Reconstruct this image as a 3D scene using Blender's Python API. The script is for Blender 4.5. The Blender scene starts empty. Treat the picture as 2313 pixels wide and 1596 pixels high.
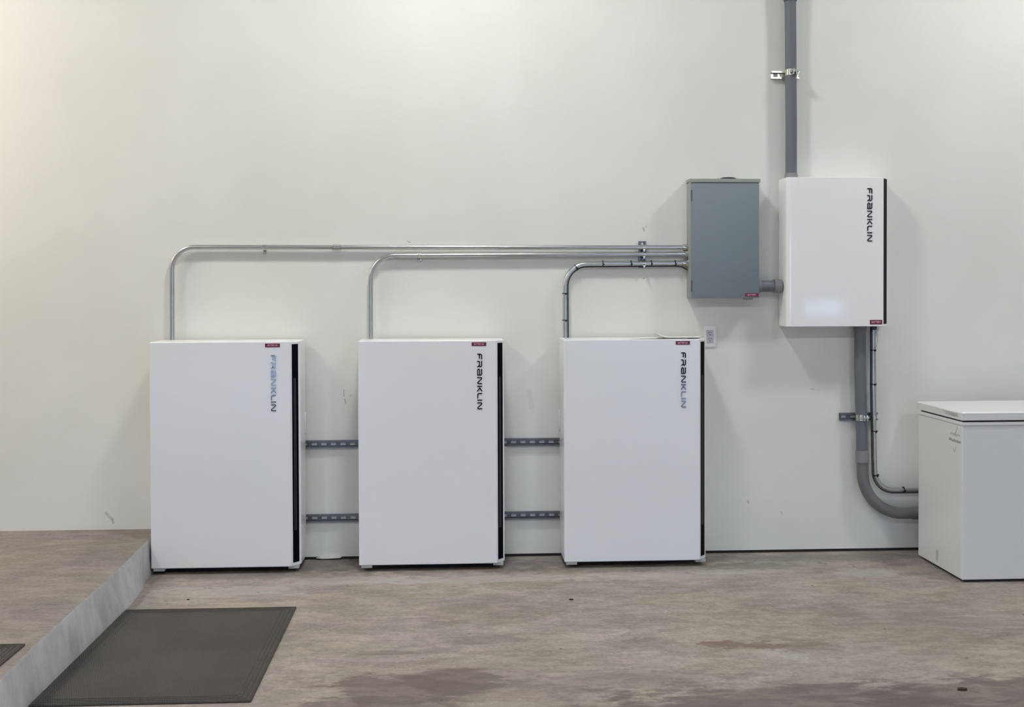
import bpy, bmesh, math, random
from mathutils import Vector, Matrix
random.seed(7)
S = bpy.context.scene
C = S.collection
PI = math.pi

# ------------------------------------------------------------------ camera
W_PX, H_PX, F_PX, CY_PX = 2313.0, 1596.0, 2600.0, 692.98
YAW, PITCH, ROLL = 0.0527, -0.0171, -0.0035
CAM = Vector((0.0, -6.1861, 1.4455))
fwd = Vector((math.sin(YAW) * math.cos(PITCH), math.cos(YAW) * math.cos(PITCH), math.sin(PITCH)))
rgt = Vector((math.cos(YAW), -math.sin(YAW), 0)); up = rgt.cross(fwd)
r2 = rgt * math.cos(ROLL) + up * math.sin(ROLL); u2 = -rgt * math.sin(ROLL) + up * math.cos(ROLL)
cd_ = bpy.data.cameras.new('camera'); cam = bpy.data.objects.new('camera', cd_); C.objects.link(cam)
cd_.sensor_fit = 'HORIZONTAL'; cd_.sensor_width = 36.0; cd_.lens = 36.0 * F_PX / W_PX
cd_.shift_y = -(H_PX / 2 - CY_PX) / W_PX
cd_.clip_start = 0.05; cd_.clip_end = 200
m = Matrix((r2, u2, -fwd)).transposed().to_4x4(); m.translation = CAM; cam.matrix_world = m
S.camera = cam

# ------------------------------------------------------------------ world, exposure
wd = bpy.data.worlds.new('overcast_sky'); S.world = wd; wd.use_nodes = True
bg = wd.node_tree.nodes['Background']; bg.inputs[0].default_value = (0.50, 0.66, 1.0, 1); bg.inputs[1].default_value = 10.0
S.view_settings.view_transform = 'Standard'; S.view_settings.look = 'None'
S.view_settings.gamma = 1.0; S.view_settings.use_curve_mapping = False
S.view_settings.exposure = 0.0
STRIP_FRONT = 142.0      # emission of the ceiling lights near the wall
STRIP_BACK = 190.0      # emission of the lights over the middle of the garage
LAMP_WARM = 190.0        # emission of the warm wall lamp by the platform

# ------------------------------------------------------------------ materials
def lin(c):
    return tuple(((v / 255) / 12.92 if v / 255 <= 0.04045 else (((v / 255) + 0.055) / 1.055) ** 2.4) for v in c)
def mat(name, col, rough=0.5, metal=0.0, bump=0.0, bscale=200.0, var=0.0, vscale=6.0, ior=1.45, coat=0.0):
    mt = bpy.data.materials.new(name); mt.use_nodes = True
    nt = mt.node_tree; b = nt.nodes['Principled BSDF']
    b.inputs['Base Color'].default_value = (*lin(col), 1)
    b.inputs['Roughness'].default_value = rough; b.inputs['Metallic'].default_value = metal
    b.inputs['IOR'].default_value = ior
    if coat: b.inputs['Coat Weight'].default_value = coat; b.inputs['Coat Roughness'].default_value = 0.06
    tc = nt.nodes.new('ShaderNodeTexCoord')
    if var > 0:
        n = nt.nodes.new('ShaderNodeTexNoise'); n.inputs['Scale'].default_value = vscale; n.inputs['Detail'].default_value = 4
        nt.links.new(tc.outputs['Object'], n.inputs['Vector'])
        mx = nt.nodes.new('ShaderNodeMix'); mx.data_type = 'RGBA'
        l = lin(col)
        mx.inputs[6].default_value = (*[v * (1 - var) for v in l], 1); mx.inputs[7].default_value = (*[min(1, v * (1 + var)) for v in l], 1)
        nt.links.new(n.outputs['Fac'], mx.inputs[0]); nt.links.new(mx.outputs[2], b.inputs['Base Color'])
    if bump > 0:
        n2 = nt.nodes.new('ShaderNodeTexNoise'); n2.inputs['Scale'].default_value = bscale; n2.inputs['Detail'].default_value = 3
        nt.links.new(tc.outputs['Object'], n2.inputs['Vector'])
        bp = nt.nodes.new('ShaderNodeBump'); bp.inputs['Strength'].default_value = bump; bp.inputs['Distance'].default_value = 0.002
        nt.links.new(n2.outputs['Fac'], bp.inputs['Height']); nt.links.new(bp.outputs[0], b.inputs['Normal'])
    return mt
def emit(name, col, strength):
    mt = bpy.data.materials.new(name); mt.use_nodes = True; nt = mt.node_tree
    b = nt.nodes['Principled BSDF']; b.inputs['Base Color'].default_value = (*col, 1)
    b.inputs['Emission Color'].default_value = (*col, 1); b.inputs['Emission Strength'].default_value = strength
    return mt

class NT:
    """small helper for longer node graphs"""
    def __init__(s, mt): s.t = mt.node_tree; s.L = s.t.links
    def n(s, typ, **kw):
        x = s.t.nodes.new(typ)
        for k, v in kw.items(): setattr(x, k, v)
        return x
    def put(s, sock, v):
        if isinstance(v, bpy.types.NodeSocket): s.L.new(v, sock)
        else: sock.default_value = v
    def math(s, op, a, b=None, c=None, clamp=False):
        x = s.n('ShaderNodeMath', operation=op, use_clamp=clamp); s.put(x.inputs[0], a)
        if b is not None: s.put(x.inputs[1], b)
        if c is not None: s.put(x.inputs[2], c)
        return x.outputs[0]
    def vec(s, op, a, b=None, scale=None):
        x = s.n('ShaderNodeVectorMath', operation=op); s.put(x.inputs[0], a)
        if b is not None: s.put(x.inputs[1], b)
        if scale is not None: s.put(x.inputs['Scale'], scale)
        return x.outputs['Value'] if op in ('LENGTH', 'DOT_PRODUCT') else x.outputs[0]
    def noise(s, v, scale, detail=4, rough=0.55):
        x = s.n('ShaderNodeTexNoise'); s.put(x.inputs['Vector'], v); x.inputs['Scale'].default_value = scale
        x.inputs['Detail'].default_value = detail; x.inputs['Roughness'].default_value = rough
        return x
    def rng(s, v, a, b, lo=0.0, hi=1.0, smooth=True):
        x = s.n('ShaderNodeMapRange'); x.interpolation_type = 'SMOOTHSTEP' if smooth else 'LINEAR'
        s.put(x.inputs[0], v)
        for i, q in enumerate((a, b, lo, hi)): s.put(x.inputs[1 + i], q)
        return x.outputs[0]
    def mix(s, f, a, b, blend='MIX'):
        x = s.n('ShaderNodeMix'); x.data_type = 'RGBA'; x.blend_type = blend; s.put(x.inputs[0], f)
        for i, q in ((6, a), (7, b)): s.put(x.inputs[i], (*q, 1) if isinstance(q, tuple) and len(q) == 3 else q)
        return x.outputs[2]
    def seg(s, p, a, b, w):
        """mask of a short stroke from a to b, half-width w"""
        d = tuple(b[i] - a[i] for i in range(3)); l2 = sum(v * v for v in d) or 1e-9
        pa = s.vec('SUBTRACT', p, a)
        t = s.math('MULTIPLY', s.vec('DOT_PRODUCT', pa, d), 1 / l2, clamp=True)
        q = s.vec('SUBTRACT', pa, s.vec('SCALE', d, scale=t))
        return s.rng(s.vec('LENGTH', q), w, w * 0.35)
    def blob(s, p, c, r, wob, soft=0.35, rot=0.0):
        """mask of an irregular patch with centre c and radii r in the XY plane"""
        mp = s.n('ShaderNodeMapping', vector_type='TEXTURE'); s.put(mp.inputs['Vector'], p)
        mp.inputs['Location'].default_value = (c[0], c[1], 0); mp.inputs['Rotation'].default_value = (0, 0, rot)
        mp.inputs['Scale'].default_value = (r[0], r[1], 1)
        d = s.math('ADD', s.vec('LENGTH', mp.outputs[0]), wob)
        return s.rng(d, 1.0 + soft / 2, 1.0 - soft / 2)

def wall_material():
    mt = mat('wall_paint', (226, 226, 219), 0.62)
    g = NT(mt); b = mt.node_tree.nodes['Principled BSDF']
    p = g.n('ShaderNodeTexCoord').outputs['Object']
    n1 = g.noise(p, 1.3, 3); n2 = g.noise(p, 150, 3); n3 = g.noise(p, 30, 4)
    col = g.mix(g.rng(n1.outputs['Fac'], 0.3, 0.7), lin((223, 222, 214)), lin((228, 228, 221)))
    wob = g.vec('ADD', p, g.vec('SCALE', g.noise(p, 60, 2).outputs['Color'], scale=0.012))
    wob = g.vec('SUBTRACT', wob, (0.006, 0.006, 0.006))
    wob = g.vec('MULTIPLY', wob, (1, 0, 1))
    marks = [((1.956, 0, .885), (2.012, 0, .879), .0022, .35), ((1.612, 0, .276), (1.615, 0, .268), .006, .4),
             ((1.797, 0, .213), (1.801, 0, .196), .004, .35), ((-.232, 0, 1.693), (-.218, 0, 1.688), .003, .55),
             ((-.574, 0, .90), (-.575, 0, .865), .0025, .55), ((-.570, 0, .855), (-.566, 0, .825), .0025, .55),
             ((-.545, 0, .868), (-.53, 0, .870), .003, .3), ((1.040, 0, 1.765), (1.044, 0, 1.748), .007, .4), ((1.055, 0, 1.775), (1.056, 0, 1.768), .005, .3),
             ((1.040, 0, 1.493), (1.041, 0, 1.490), .004, .7), ((-1.83, 0, .255), (-1.80, 0, .22), .012, .25),
             ((-1.80, 0, .225), (-1.795, 0, .205), .008, .3), ((.42, 0, .885), (.43, 0, .80), .02, .1)]
    for a, c, w, s in marks:
        col = g.mix(g.math('MULTIPLY', g.seg(wob, a, c, w), s), col, lin((70, 70, 66)))
    g.L.new(col, b.inputs['Base Color'])
    h = g.math('ADD', g.math('MULTIPLY', n2.outputs['Fac'], 0.5), n3.outputs['Fac'])
    bp = g.n('ShaderNodeBump'); bp.inputs['Strength'].default_value = 0.10; bp.inputs['Distance'].default_value = 0.004
    g.L.new(h, bp.inputs['Height']); g.L.new(bp.outputs[0], b.inputs['Normal'])
    return mt

def concrete_material(name, stains=True, riser=False, k=1.0):
    mt = mat(name, (150, 142, 134), 0.6)
    g = NT(mt); b = mt.node_tree.nodes['Principled BSDF']
    p = g.n('ShaderNodeTexCoord').outputs['Object']
    ps = g.vec('MULTIPLY', p, (0.55, 1.0, 1.0))
    big = g.noise(ps, 1.5, 5, 0.6); mid = g.noise(ps, 6, 6, 0.62); fine = g.noise(p, 60, 5, 0.7); grit = g.noise(p, 280, 2)
    chip = g.noise(g.vec('MULTIPLY', p, (0.45, 1.0, 1.0)), 17, 6, 0.68)
    hue = g.noise(g.vec('ADD', ps, (7.3, 2.1, 0)), 2.3, 5)
    warm = tuple(v * k for v in lin((152, 142, 130))); pink = tuple(v * k for v in lin((149, 137, 133))); grey = tuple(v * k for v in lin((143, 138, 134)))
    col = g.mix(g.rng(hue.outputs['Fac'], 0.38, 0.62), warm, pink)
    col = g.mix(g.rng(big.outputs['Fac'], 0.52, 0.75), col, grey)
    val = g.math('ADD', g.rng(mid.outputs['Fac'], 0.28, 0.72, 0.78, 1.20, False), g.rng(fine.outputs['Fac'], 0.28, 0.72, -0.22, 0.22, False))
    val = g.math('ADD', val, g.rng(big.outputs['Fac'], 0.3, 0.7, -0.08, 0.08, False))
    val = g.math('ADD', val, g.rng(grit.outputs['Fac'], 0.3, 0.7, -0.07, 0.07, False))
    val = g.math('ADD', val, g.rng(chip.outputs['Fac'], 0.47, 0.54, -0.075, 0.075))
    cb = g.n('ShaderNodeCombineColor'); [g.L.new(val, cb.inputs[i]) for i in range(3)]
    col = g.mix(1.0, col, cb.outputs[0], 'MULTIPLY')
    if stains:
        wl = g.math('ADD', g.math('MULTIPLY', g.math('SUBTRACT', g.noise(ps, 4.0, 6, 0.65).outputs['Fac'], 0.5), 1.7), g.math('MULTIPLY', g.math('SUBTRACT', chip.outputs['Fac'], 0.5), 1.5))
        wh = g.math('MULTIPLY', g.math('SUBTRACT', g.noise(g.vec('MULTIPLY', p, (0.7, 1.0, 1.0)), 15, 6, 0.66).outputs['Fac'], 0.5), 3.4)
        tone = g.rng(chip.outputs['Fac'], .35, .62, 1.0, .74)
        spots = [  # centre, radii, wobble, strength, colour, softness
            ((.00, -1.95), (.19, .13), wl, .85, (108, 95, 93), .3), ((-.20, -2.03), (.25, .15), wl, .8, (106, 93, 91), .35), ((-.30, -2.22), (.30, .16), wl, .75, (104, 92, 90), .4),
            ((-.02, -2.12), (.48, .42), wl, .32, (122, 106, 94), .8),
            ((1.20, -2.22), (.60, .19), wl, .85, (108, 97, 96), .45), ((1.95, -2.22), (.60, .20), wl, .85, (104, 94, 94), .45), ((.80, -2.32), (.4, .16), wl, .6, (112, 102, 100), .6),
            ((.55, -1.98), (.38, .10), wl, .45, (118, 108, 106), .8),
            ((1.09, -1.585), (.085, .05), wh, .85, (124, 103, 90), .25), ((1.27, -1.60), (.07, .06), wh, .8, (122, 103, 90), .25), ((1.42, -1.62), (.12, .08), wh, .5, (120, 106, 94), .6),
            ((1.9, -1.35), (.6, .30), wl, .3, (122, 110, 98), 1.0), ((.1, -1.05), (.25, .2), wl, .35, (124, 111, 105), .8), ((.15, -1.45), (.20, .06), wl, .5, (124, 112, 109), .6), ((-.25, -1.60), (.16, .03), wl, .5, (118, 110, 98), .6), ((.75, -1.55), (.16, .06), wh, .4, (118, 108, 102), .6)]
        for c, rr, w, st, kk, sf in spots:
            col = g.mix(g.math('MULTIPLY', g.math('MULTIPLY', g.blob(p, c, rr, w, sf), st), tone), col, tuple(v * .85 for v in lin((kk[0] - 3, kk[1] - 4, kk[2] - 4))))
        pale = [((.10, -.47), (.55, .07)), ((1.0, -.47), (.45, .07)), ((2.15, -.48), (.22, .10)), ((-.5, -.45), (.35, .08)), ((1.45, -.36), (.3, .08)), ((-1.1, -.62), (.3, .10))]
        for c, rr in pale:
            col = g.mix(g.math('MULTIPLY', g.blob(p, c, rr, wh, .7), .42), col, lin((176, 172, 167)))
        dark_foot = [((1.55, -.30), (.30, .07)), ((.1, -.20), (.6, .12)), ((-.65, -.17), (.35, .14)), ((2.0, -.13), (.7, .08)), ((-1.1, -.30), (.6, .10)), ((.9, -.28), (.6, .08))]  # darker floor patches along the wall foot and round the cabinet fronts
        for c, rr in dark_foot:
            col = g.mix(g.math('MULTIPLY', g.blob(p, c, rr, wh, .9), .5), col, lin((98, 95, 87)))
        vor = g.n('ShaderNodeTexVoronoi'); vor.inputs['Scale'].default_value = 7; g.L.new(p, vor.inputs['Vector'])
        pick = g.math('GREATER_THAN', g.noise(p, 3.1, 1).outputs['Fac'], 0.52)
        col = g.mix(g.math('MULTIPLY', g.math('MULTIPLY', g.rng(g.math('ADD', vor.outputs['Distance'], g.math('MULTIPLY', fine.outputs['Fac'], .06)), .10, .075), pick), .65), col, lin((82, 73, 66)))
    if riser:
        rn = g.noise(g.vec('MULTIPLY', p, (1, 1, 0.7)), 7, 6, 0.66)
        geo = g.n('ShaderNodeNewGeometry'); sx = g.n('ShaderNodeSeparateXYZ'); g.L.new(geo.outputs['True Normal'], sx.inputs[0])
        face = g.rng(sx.outputs['X'], 0.5, 0.8)
        col = g.mix(face, col, g.mix(g.rng(rn.outputs['Fac'], .3, .7), lin((162, 161, 163)), lin((192, 191, 193))))
    g.L.new(col, b.inputs['Base Color'])
    hgt = g.math('ADD', g.math('MULTIPLY', mid.outputs['Fac'], 1.0), g.math('MULTIPLY', fine.outputs['Fac'], 0.6))
    bp = g.n('ShaderNodeBump'); bp.inputs['Strength'].default_value = 0.25; bp.inputs['Distance'].default_value = 0.006
    g.L.new(hgt, bp.inputs['Height']); g.L.new(bp.outputs[0], b.inputs['Normal'])
    g.L.new(g.rng(mid.outputs['Fac'], .3, .7, .5, .75), b.inputs['Roughness'])
    return mt

def mat_material(name):
    mt = mat(name, (88, 84, 80), 0.85)
    g = NT(mt); b = mt.node_tree.nodes['Principled BSDF']
    p = g.n('ShaderNodeTexCoord').outputs['Object']
    wv = g.n('ShaderNodeTexWave', wave_type='BANDS', bands_direction='DIAGONAL'); wv.inputs['Scale'].default_value = 75; wv.inputs['Distortion'].default_value = 0.6
    g.L.new(g.vec('MULTIPLY', p, (1.0, 0.35, 0)), wv.inputs['Vector'])
    n = g.noise(p, 2.2, 4); f = g.noise(p, 160, 3)
    col = g.mix(g.rng(n.outputs['Fac'], .3, .7), lin((67, 63, 61)), lin((79, 74, 70)))
    col = g.mix(g.math('MULTIPLY', wv.outputs['Fac'], .35), col, lin((54, 51, 49)))
    col = g.mix(g.rng(f.outputs['Fac'], .55, .8, 0, .5), col, lin((100, 95, 88)))
    g.L.new(col, b.inputs['Base Color'])
    bp = g.n('ShaderNodeBump'); bp.inputs['Strength'].default_value = 0.5; bp.inputs['Distance'].default_value = 0.002
    g.L.new(wv.outputs['Fac'], bp.inputs['Height']); g.L.new(bp.outputs[0], b.inputs['Normal'])
    return mt

def freezer_material():
    mt = mat('freezer_enamel', (222, 223, 221), 0.25)
    g = NT(mt); b = mt.node_tree.nodes['Principled BSDF']
    p = g.n('ShaderNodeTexCoord').outputs['Object']   # object origin at the freezer's left back floor corner
    q = g.vec('ADD', p, g.vec('SCALE', g.noise(p, 45, 3).outputs['Color'], scale=0.016)); q = g.vec('SUBTRACT', q, (.008, .008, .008))
    fade = g.rng(g.math('ABSOLUTE', g.vec('DOT_PRODUCT', p, (1, 0, 0))), .03, .015)
    q = g.vec('MULTIPLY', q, (0, 1, 1))
    col = lin((222, 223, 221))
    strokes = [((0, -.475, .750), (0, -.455, .715), .006, .4), ((0, -.40, .708), (0, -.50, .709), .009, .35), ((0, -.385, .678), (0, -.512, .677), .009, .6),
               ((0, -.456, .65), (0, -.448, .622), .004, .45), ((0, -.443, .622), (0, -.430, .638), .004, .45), ((0, -.24, .04), (0, -.246, .075), .02, .35)]
    for a, c, w, s in strokes:
        col = g.mix(g.math('MULTIPLY', g.math('MULTIPLY', g.seg(q, a, c, w), s), fade), col, lin((84, 84, 80)))
    g.L.new(col, b.inputs['Base Color'])
    return mt

M = {
    'wall': wall_material(), 'floor': concrete_material('floor_concrete'), 'step': concrete_material('step_concrete', False, True, 0.76),
    'plain_wall': mat('side_wall_paint', (176, 175, 170), 0.7), 'ceiling': mat('ceiling_paint', (186, 185, 182), 0.8), 'dark_gap': mat('sill_gap', (52, 50, 48), 0.9),
    'white': mat('white_powder_coat', (234, 235, 236), 0.22, bump=0.03, bscale=900), 'gloss_white': mat('white_gloss_side', (222, 223, 221), 0.16),
    'gate_white': mat('white_gloss_coat', (242, 242, 242), 0.065),
    'grey_plate': mat('pale_grey_base', (176, 178, 176), 0.45), 'black_gloss': mat('black_glass', (13, 14, 21), 0.35, ior=1.08), 'led': mat('led_diffuser', (88, 90, 98), 0.3),
    'letter': mat('dark_mirror_letter', (10, 14, 38), 0.08, ior=2.0), 'letter_dark': mat('dark_letter', (38, 40, 50), 0.35),
    'red': mat('maroon_label', (112, 30, 54), 0.4), 'pink': mat('label_print', (222, 176, 190), 0.5),
    'galv': mat('galvanised_steel', (188, 190, 187), 0.28, 0.88, var=0.10, vscale=25), 'galv_dull': mat('galvanised_channel', (112, 115, 118), 0.40, 0.85, var=0.14, vscale=30), 'zinc': mat('zinc_plated', (205, 204, 196), 0.22, 0.95),
    'pvc': mat('grey_pvc', (104, 108, 114), 0.42, var=0.05), 'pvc_light': mat('pale_grey_pvc', (132, 132, 134), 0.45, var=0.04), 'pvc_elbow': mat('elbow_pvc', (112, 111, 113), 0.45, var=0.05),
    'panel': mat('grey_enamel', (124, 134, 141), 0.48, bump=0.08, bscale=500), 'panel_side': mat('grey_enamel_body', (146, 150, 145), 0.5), 'black': mat('black_plastic', (22, 22, 26), 0.5), 'cable': mat('dark_cable', (48, 50, 58), 0.5),
    'plate': mat('outlet_plate', (236, 236, 237), 0.3), 'socket': mat('outlet_face', (208, 204, 208), 0.35), 'slot': mat('outlet_slot', (70, 68, 72), 0.6),
    'paper': mat('cream_paper', (232, 230, 222), 0.7), 'paper2': mat('booklet_paper', (176, 172, 164), 0.7), 'mat': mat_material('woven_mat'), 'freezer': freezer_material(), 'lid': mat('freezer_lid', (222, 223, 222), 0.3), 'gasket': mat('lid_gasket', (40, 40, 44), 0.7),
    'housing': mat('fixture_housing', (225, 225, 225), 0.5), 'tube_f': emit('strip_diffuser_front', (0.955, 0.985, 0.975), STRIP_FRONT), 'tube_b': emit('strip_diffuser_middle', (0.955, 0.985, 0.985), STRIP_BACK), 'warm': emit('warm_globe', (1.0, 0.72, 0.48), LAMP_WARM),
    'glass': mat('window_glass', (225, 235, 240), 0.02), 'frame': mat('window_frame', (230, 230, 228), 0.4), 'gdoor': mat('garage_door_panel', (74, 70, 68), 0.6), 'drive': mat('driveway', (165, 168, 172), 0.8, var=0.1),
}
gb = M['glass'].node_tree.nodes['Principled BSDF']; gb.inputs['Transmission Weight'].default_value = 1.0

# ------------------------------------------------------------------ mesh helpers
def box(bm, x0, x1, y0, y1, z0, z1, bev=0.0, seg=2):
    r = bmesh.ops.create_cube(bm, size=1.0)
    vs = r['verts']
    for v in vs:
        v.co = Vector(((x0 + x1) / 2 + v.co.x * (x1 - x0), (y0 + y1) / 2 + v.co.y * (y1 - y0), (z0 + z1) / 2 + v.co.z * (z1 - z0)))
    if bev > 0:
        es = list({e for v in vs for e in v.link_edges})
        bmesh.ops.bevel(bm, geom=es, offset=bev, segments=seg, profile=0.5, affect='EDGES')
    return bm
def prism(bm, pts, z0, z1, bev=0.0, seg=2, axis='z'):
    """extrude a 2-D outline; axis z: (x,y)->z, axis y: (x,z)->y, axis x: (y,z)->x"""
    def P(a, b, c): return {'z': (a, b, c), 'y': (a, c, b), 'x': (c, a, b)}[axis]
    lo = [bm.verts.new(P(a, b, z0)) for a, b in pts]; hi = [bm.verts.new(P(a, b, z1)) for a, b in pts]
    n = len(pts); fs = [bm.faces.new(lo), bm.faces.new(hi)]
    for i in range(n): fs.append(bm.faces.new((lo[i], lo[(i + 1) % n], hi[(i + 1) % n], hi[i])))
    bmesh.ops.recalc_face_normals(bm, faces=fs)
    if bev > 0:
        es = list({e for f in fs for e in f.edges})
        bmesh.ops.bevel(bm, geom=es, offset=bev, segments=seg, profile=0.5, affect='EDGES')
    return bm
def fillet(pts, rad, n=10):
    """round the corners of a 3-D polyline"""
    pts = [Vector(p) for p in pts]; out = [pts[0]]
    for i in range(1, len(pts) - 1):
        a, b, c = pts[i - 1], pts[i], pts[i + 1]
        u = (a - b).normalized(); v = (c - b).normalized()
        ang = u.angle(v); t = rad / math.tan(ang / 2)
        bis = (u + v).normalized(); cen = b + bis * (rad / math.sin(ang / 2))
        s = b + u * t - cen; e = b + v * t - cen
        ax = s.cross(e).normalized(); tot = s.angle(e)
        for k in range(n + 1): out.append(cen + Matrix.Rotation(tot * k / n, 3, ax) @ s)
    out.append(pts[-1]); return out
def tube(bm, path, r, seg=20, caps=True, radii=None):
    path = [Vector(p) for p in path]; rings = []
    t = (path[1] - path[0]).normalized()
    nrm = t.orthogonal().normalized()
    for i, p in enumerate(path):
        if i == 0: tt = (path[1] - path[0]).normalized()
        elif i == len(path) - 1: tt = (path[-1] - path[-2]).normalized()
        else: tt = ((path[i + 1] - p).normalized() + (p - path[i - 1]).normalized()).normalized()
        q = t.rotation_difference(tt); nrm = (q @ nrm).normalized(); t = tt
        b = t.cross(nrm); rr = radii[i] if radii else r
        rings.append([bm.verts.new(p + (nrm * math.cos(2 * PI * k / seg) + b * math.sin(2 * PI * k / seg)) * rr) for k in range(seg)])
    fs = []
    for a, b in zip(rings, rings[1:]):
        for k in range(seg): fs.append(bm.faces.new((a[k], a[(k + 1) % seg], b[(k + 1) % seg], b[k])))
    if caps: fs += [bm.faces.new(rings[0][::-1]), bm.faces.new(rings[-1])]
    bmesh.ops.recalc_face_normals(bm, faces=fs)
    return bm
def lathe(bm, a, d, prof, seg=24):
    """surface of revolution about the axis a + d*s, prof = [(s, r)]"""
    d = Vector(d).normalized(); a = Vector(a)
    path = [a + d * s for s, _ in prof]
    n = d.orthogonal().normalized(); b = d.cross(n); rings = []
    for (s, r), p in zip(prof, path):
        rings.append([bm.verts.new(p + (n * math.cos(2 * PI * k / seg) + b * math.sin(2 * PI * k / seg)) * max(r, 1e-5)) for k in range(seg)])
    fs = []
    for x, y in zip(rings, rings[1:]):
        for k in range(seg): fs.append(bm.faces.new((x[k], x[(k + 1) % seg], y[(k + 1) % seg], y[k])))
    fs += [bm.faces.new(rings[0][::-1]), bm.faces.new(rings[-1])]
    bmesh.ops.recalc_face_normals(bm, faces=fs); return bm
def ribbon(bm, pts, w, y0, y1, closed=False):
    """mitred stroke of width w through 2-D points (x,z), from depth y0 to y1"""
    P = [Vector(p) for p in pts]; n = len(P); L, R = [], []
    for i in range(n):
        a = P[i - 1] if i > 0 or closed else None; c = P[(i + 1) % n] if i < n - 1 or closed else None
        d1 = (P[i] - a).normalized() if a is not None else (c - P[i]).normalized(); d2 = (c - P[i]).normalized() if c is not None else d1
        n1 = Vector((-d1.y, d1.x)); n2 = Vector((-d2.y, d2.x)); mt = (n1 + n2).normalized(); k = w / 2 / max(mt.dot(n1), 0.45)
        L.append(P[i] + mt * k); R.append(P[i] - mt * k)
    V = {}
    for tag, A in (('L', L), ('R', R)):
        for i, p in enumerate(A):
            V[tag, i, 0] = bm.verts.new((p.x, y0, p.y)); V[tag, i, 1] = bm.verts.new((p.x, y1, p.y))
    fs = []
    for i in range(n if closed else n - 1):
        j = (i + 1) % n
        for q in (('L', 0, 'R', 0), ('L', 1, 'R', 1), ('L', 0, 'L', 1), ('R', 0, 'R', 1)):
            fs.append(bm.faces.new((V[q[0], i, q[1]], V[q[0], j, q[1]], V[q[2], j, q[3]], V[q[2], i, q[3]])))
    if not closed:
        for i in (0, n - 1): fs.append(bm.faces.new((V['L', i, 0], V['R', i, 0], V['R', i, 1], V['L', i, 1])))
    bmesh.ops.recalc_face_normals(bm, faces=fs); return bm

def mesh(name, bm, mt, smooth=True, ang=32):
    me = bpy.data.meshes.new(name); bm.to_mesh(me); bm.free()
    me.materials.append(mt if not isinstance(mt, str) else M[mt])
    if smooth: me.shade_smooth(); me.set_sharp_from_angle(angle=math.radians(ang))
    return me
def put(name, me, parent=None, label=None, wn=False):
    o = bpy.data.objects.new(name, me); C.objects.link(o)
    if parent: o.parent = parent
    if label: o['label'] = label
    if wn: md = o.modifiers.new('weighted', 'WEIGHTED_NORMAL'); md.keep_sharp = True
    return o
def root_of(o):
    while o.parent: o = o.parent
    return o
def part(name, bm, mt, parent, label=None, smooth=True, wn=False):
    """bm is in world space; the part is stored relative to its thing's base"""
    bm.transform(Matrix.Translation(-root_of(parent).location))
    return put(name, mesh(name, bm, mt, smooth), parent, label, wn)
def thing(name, loc, label, cat, group=None):
    o = bpy.data.objects.new(name, None); C.objects.link(o); o.location = loc; o.empty_display_size = 0.05
    o['label'] = label; o['category'] = cat
    if group: o['group'] = group
    return o
def struct(name, bm, mt, label=None, parent=None, smooth=False):
    o = put(name, mesh(name, bm, mt, smooth), parent, label)
    if not parent: o['kind'] = 'structure'
    return o
def nb(): return bmesh.new()
def text_mesh(name, body, size, mt, cx, cz, y, squeeze=1.0):
    cu = bpy.data.curves.new(name, 'FONT'); cu.body = body; cu.size = size; cu.align_x = 'CENTER'; cu.align_y = 'CENTER'; cu.extrude = 0.0002; cu.offset = size * 0.02
    o = bpy.data.objects.new(name, cu); C.objects.link(o); bpy.context.view_layer.update()
    me = bpy.data.meshes.new_from_object(o.evaluated_get(bpy.context.evaluated_depsgraph_get()))
    bpy.data.objects.remove(o); bpy.data.curves.remove(cu)
    me.transform(Matrix.Translation((cx, y, cz)) @ Matrix.Rotation(PI / 2, 4, 'X') @ Matrix.Diagonal((squeeze, 1, 1, 1)))
    me.name = name; me.materials.clear(); me.materials.append(M[mt]); return me

# ------------------------------------------------------------------ the room
XL, XR, YR, ZC = -4.0, 6.0, -8.0, 4.25
SH = 0.169
FZ = -0.009            # concrete floor level; the wall board stops just above it
wb = struct('wall_back', box(nb(), XL, XR, 0, 0.12, 0.007, ZC), 'wall', 'off-white painted garage wall behind the equipment')
struct('trim_1', box(nb(), XL, XR, 0.010, 0.11, FZ, 0.007), 'dark_gap', 'dark gap under the foot of the back wall')
struct('floor', box(nb(), XL, XR, YR - 0.1, 0.12, -0.12, FZ), 'floor', 'stained bare concrete garage floor')
struct('ceiling', box(nb(), XL, XR, YR, 0.12, ZC, ZC + 0.1), 'ceiling')
struct('wall_left', box(nb(), XL - 0.1, XL, YR, 0.12, 0, ZC), 'plain_wall')
struct('wall_right', box(nb(), XR, XR + 0.1, YR, 0.12, 0, ZC), 'plain_wall')
bm = nb()                                   # unseen rear wall; its openings are invented to shape daylight and reflections
for x0, x1, z0, z1 in ((XL, -3.6, 0, ZC), (-3.6, -1.0, 2.15, ZC), (-1.0, 1.6, 0, ZC), (1.6, 4.05, 2.15, ZC), (4.05, 4.31, 0, ZC), (4.31, 4.85, 0, 1.05), (4.31, 4.85, 1.29, ZC), (4.85, XR, 0, ZC)):
    box(bm, x0, x1, YR - 0.1, YR, z0, z1)
struct('wall_rear', bm, 'gdoor')
struct('added_door_1', box(nb(), -3.6, -1.0, YR - 0.08, YR - 0.04, 0.75, 2.15), 'gdoor', 'unseen garage door, added partly open to shape daylight and reflections')  # added out of view; gap sized for pale reflections in the left lettering
bm = nb()
for x0, x1, z0, z1 in ((1.6, 4.05, .24, 1.05), (1.6, 4.05, 2.09, 2.15), (1.6, 1.66, 1.05, 2.09), (3.99, 4.05, 1.05, 2.09), (2.39, 2.45, 1.05, 2.09), (3.18, 3.24, 1.05, 2.09)): box(bm, x0, x1, YR - .08, YR - .04, z0, z1)
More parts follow.
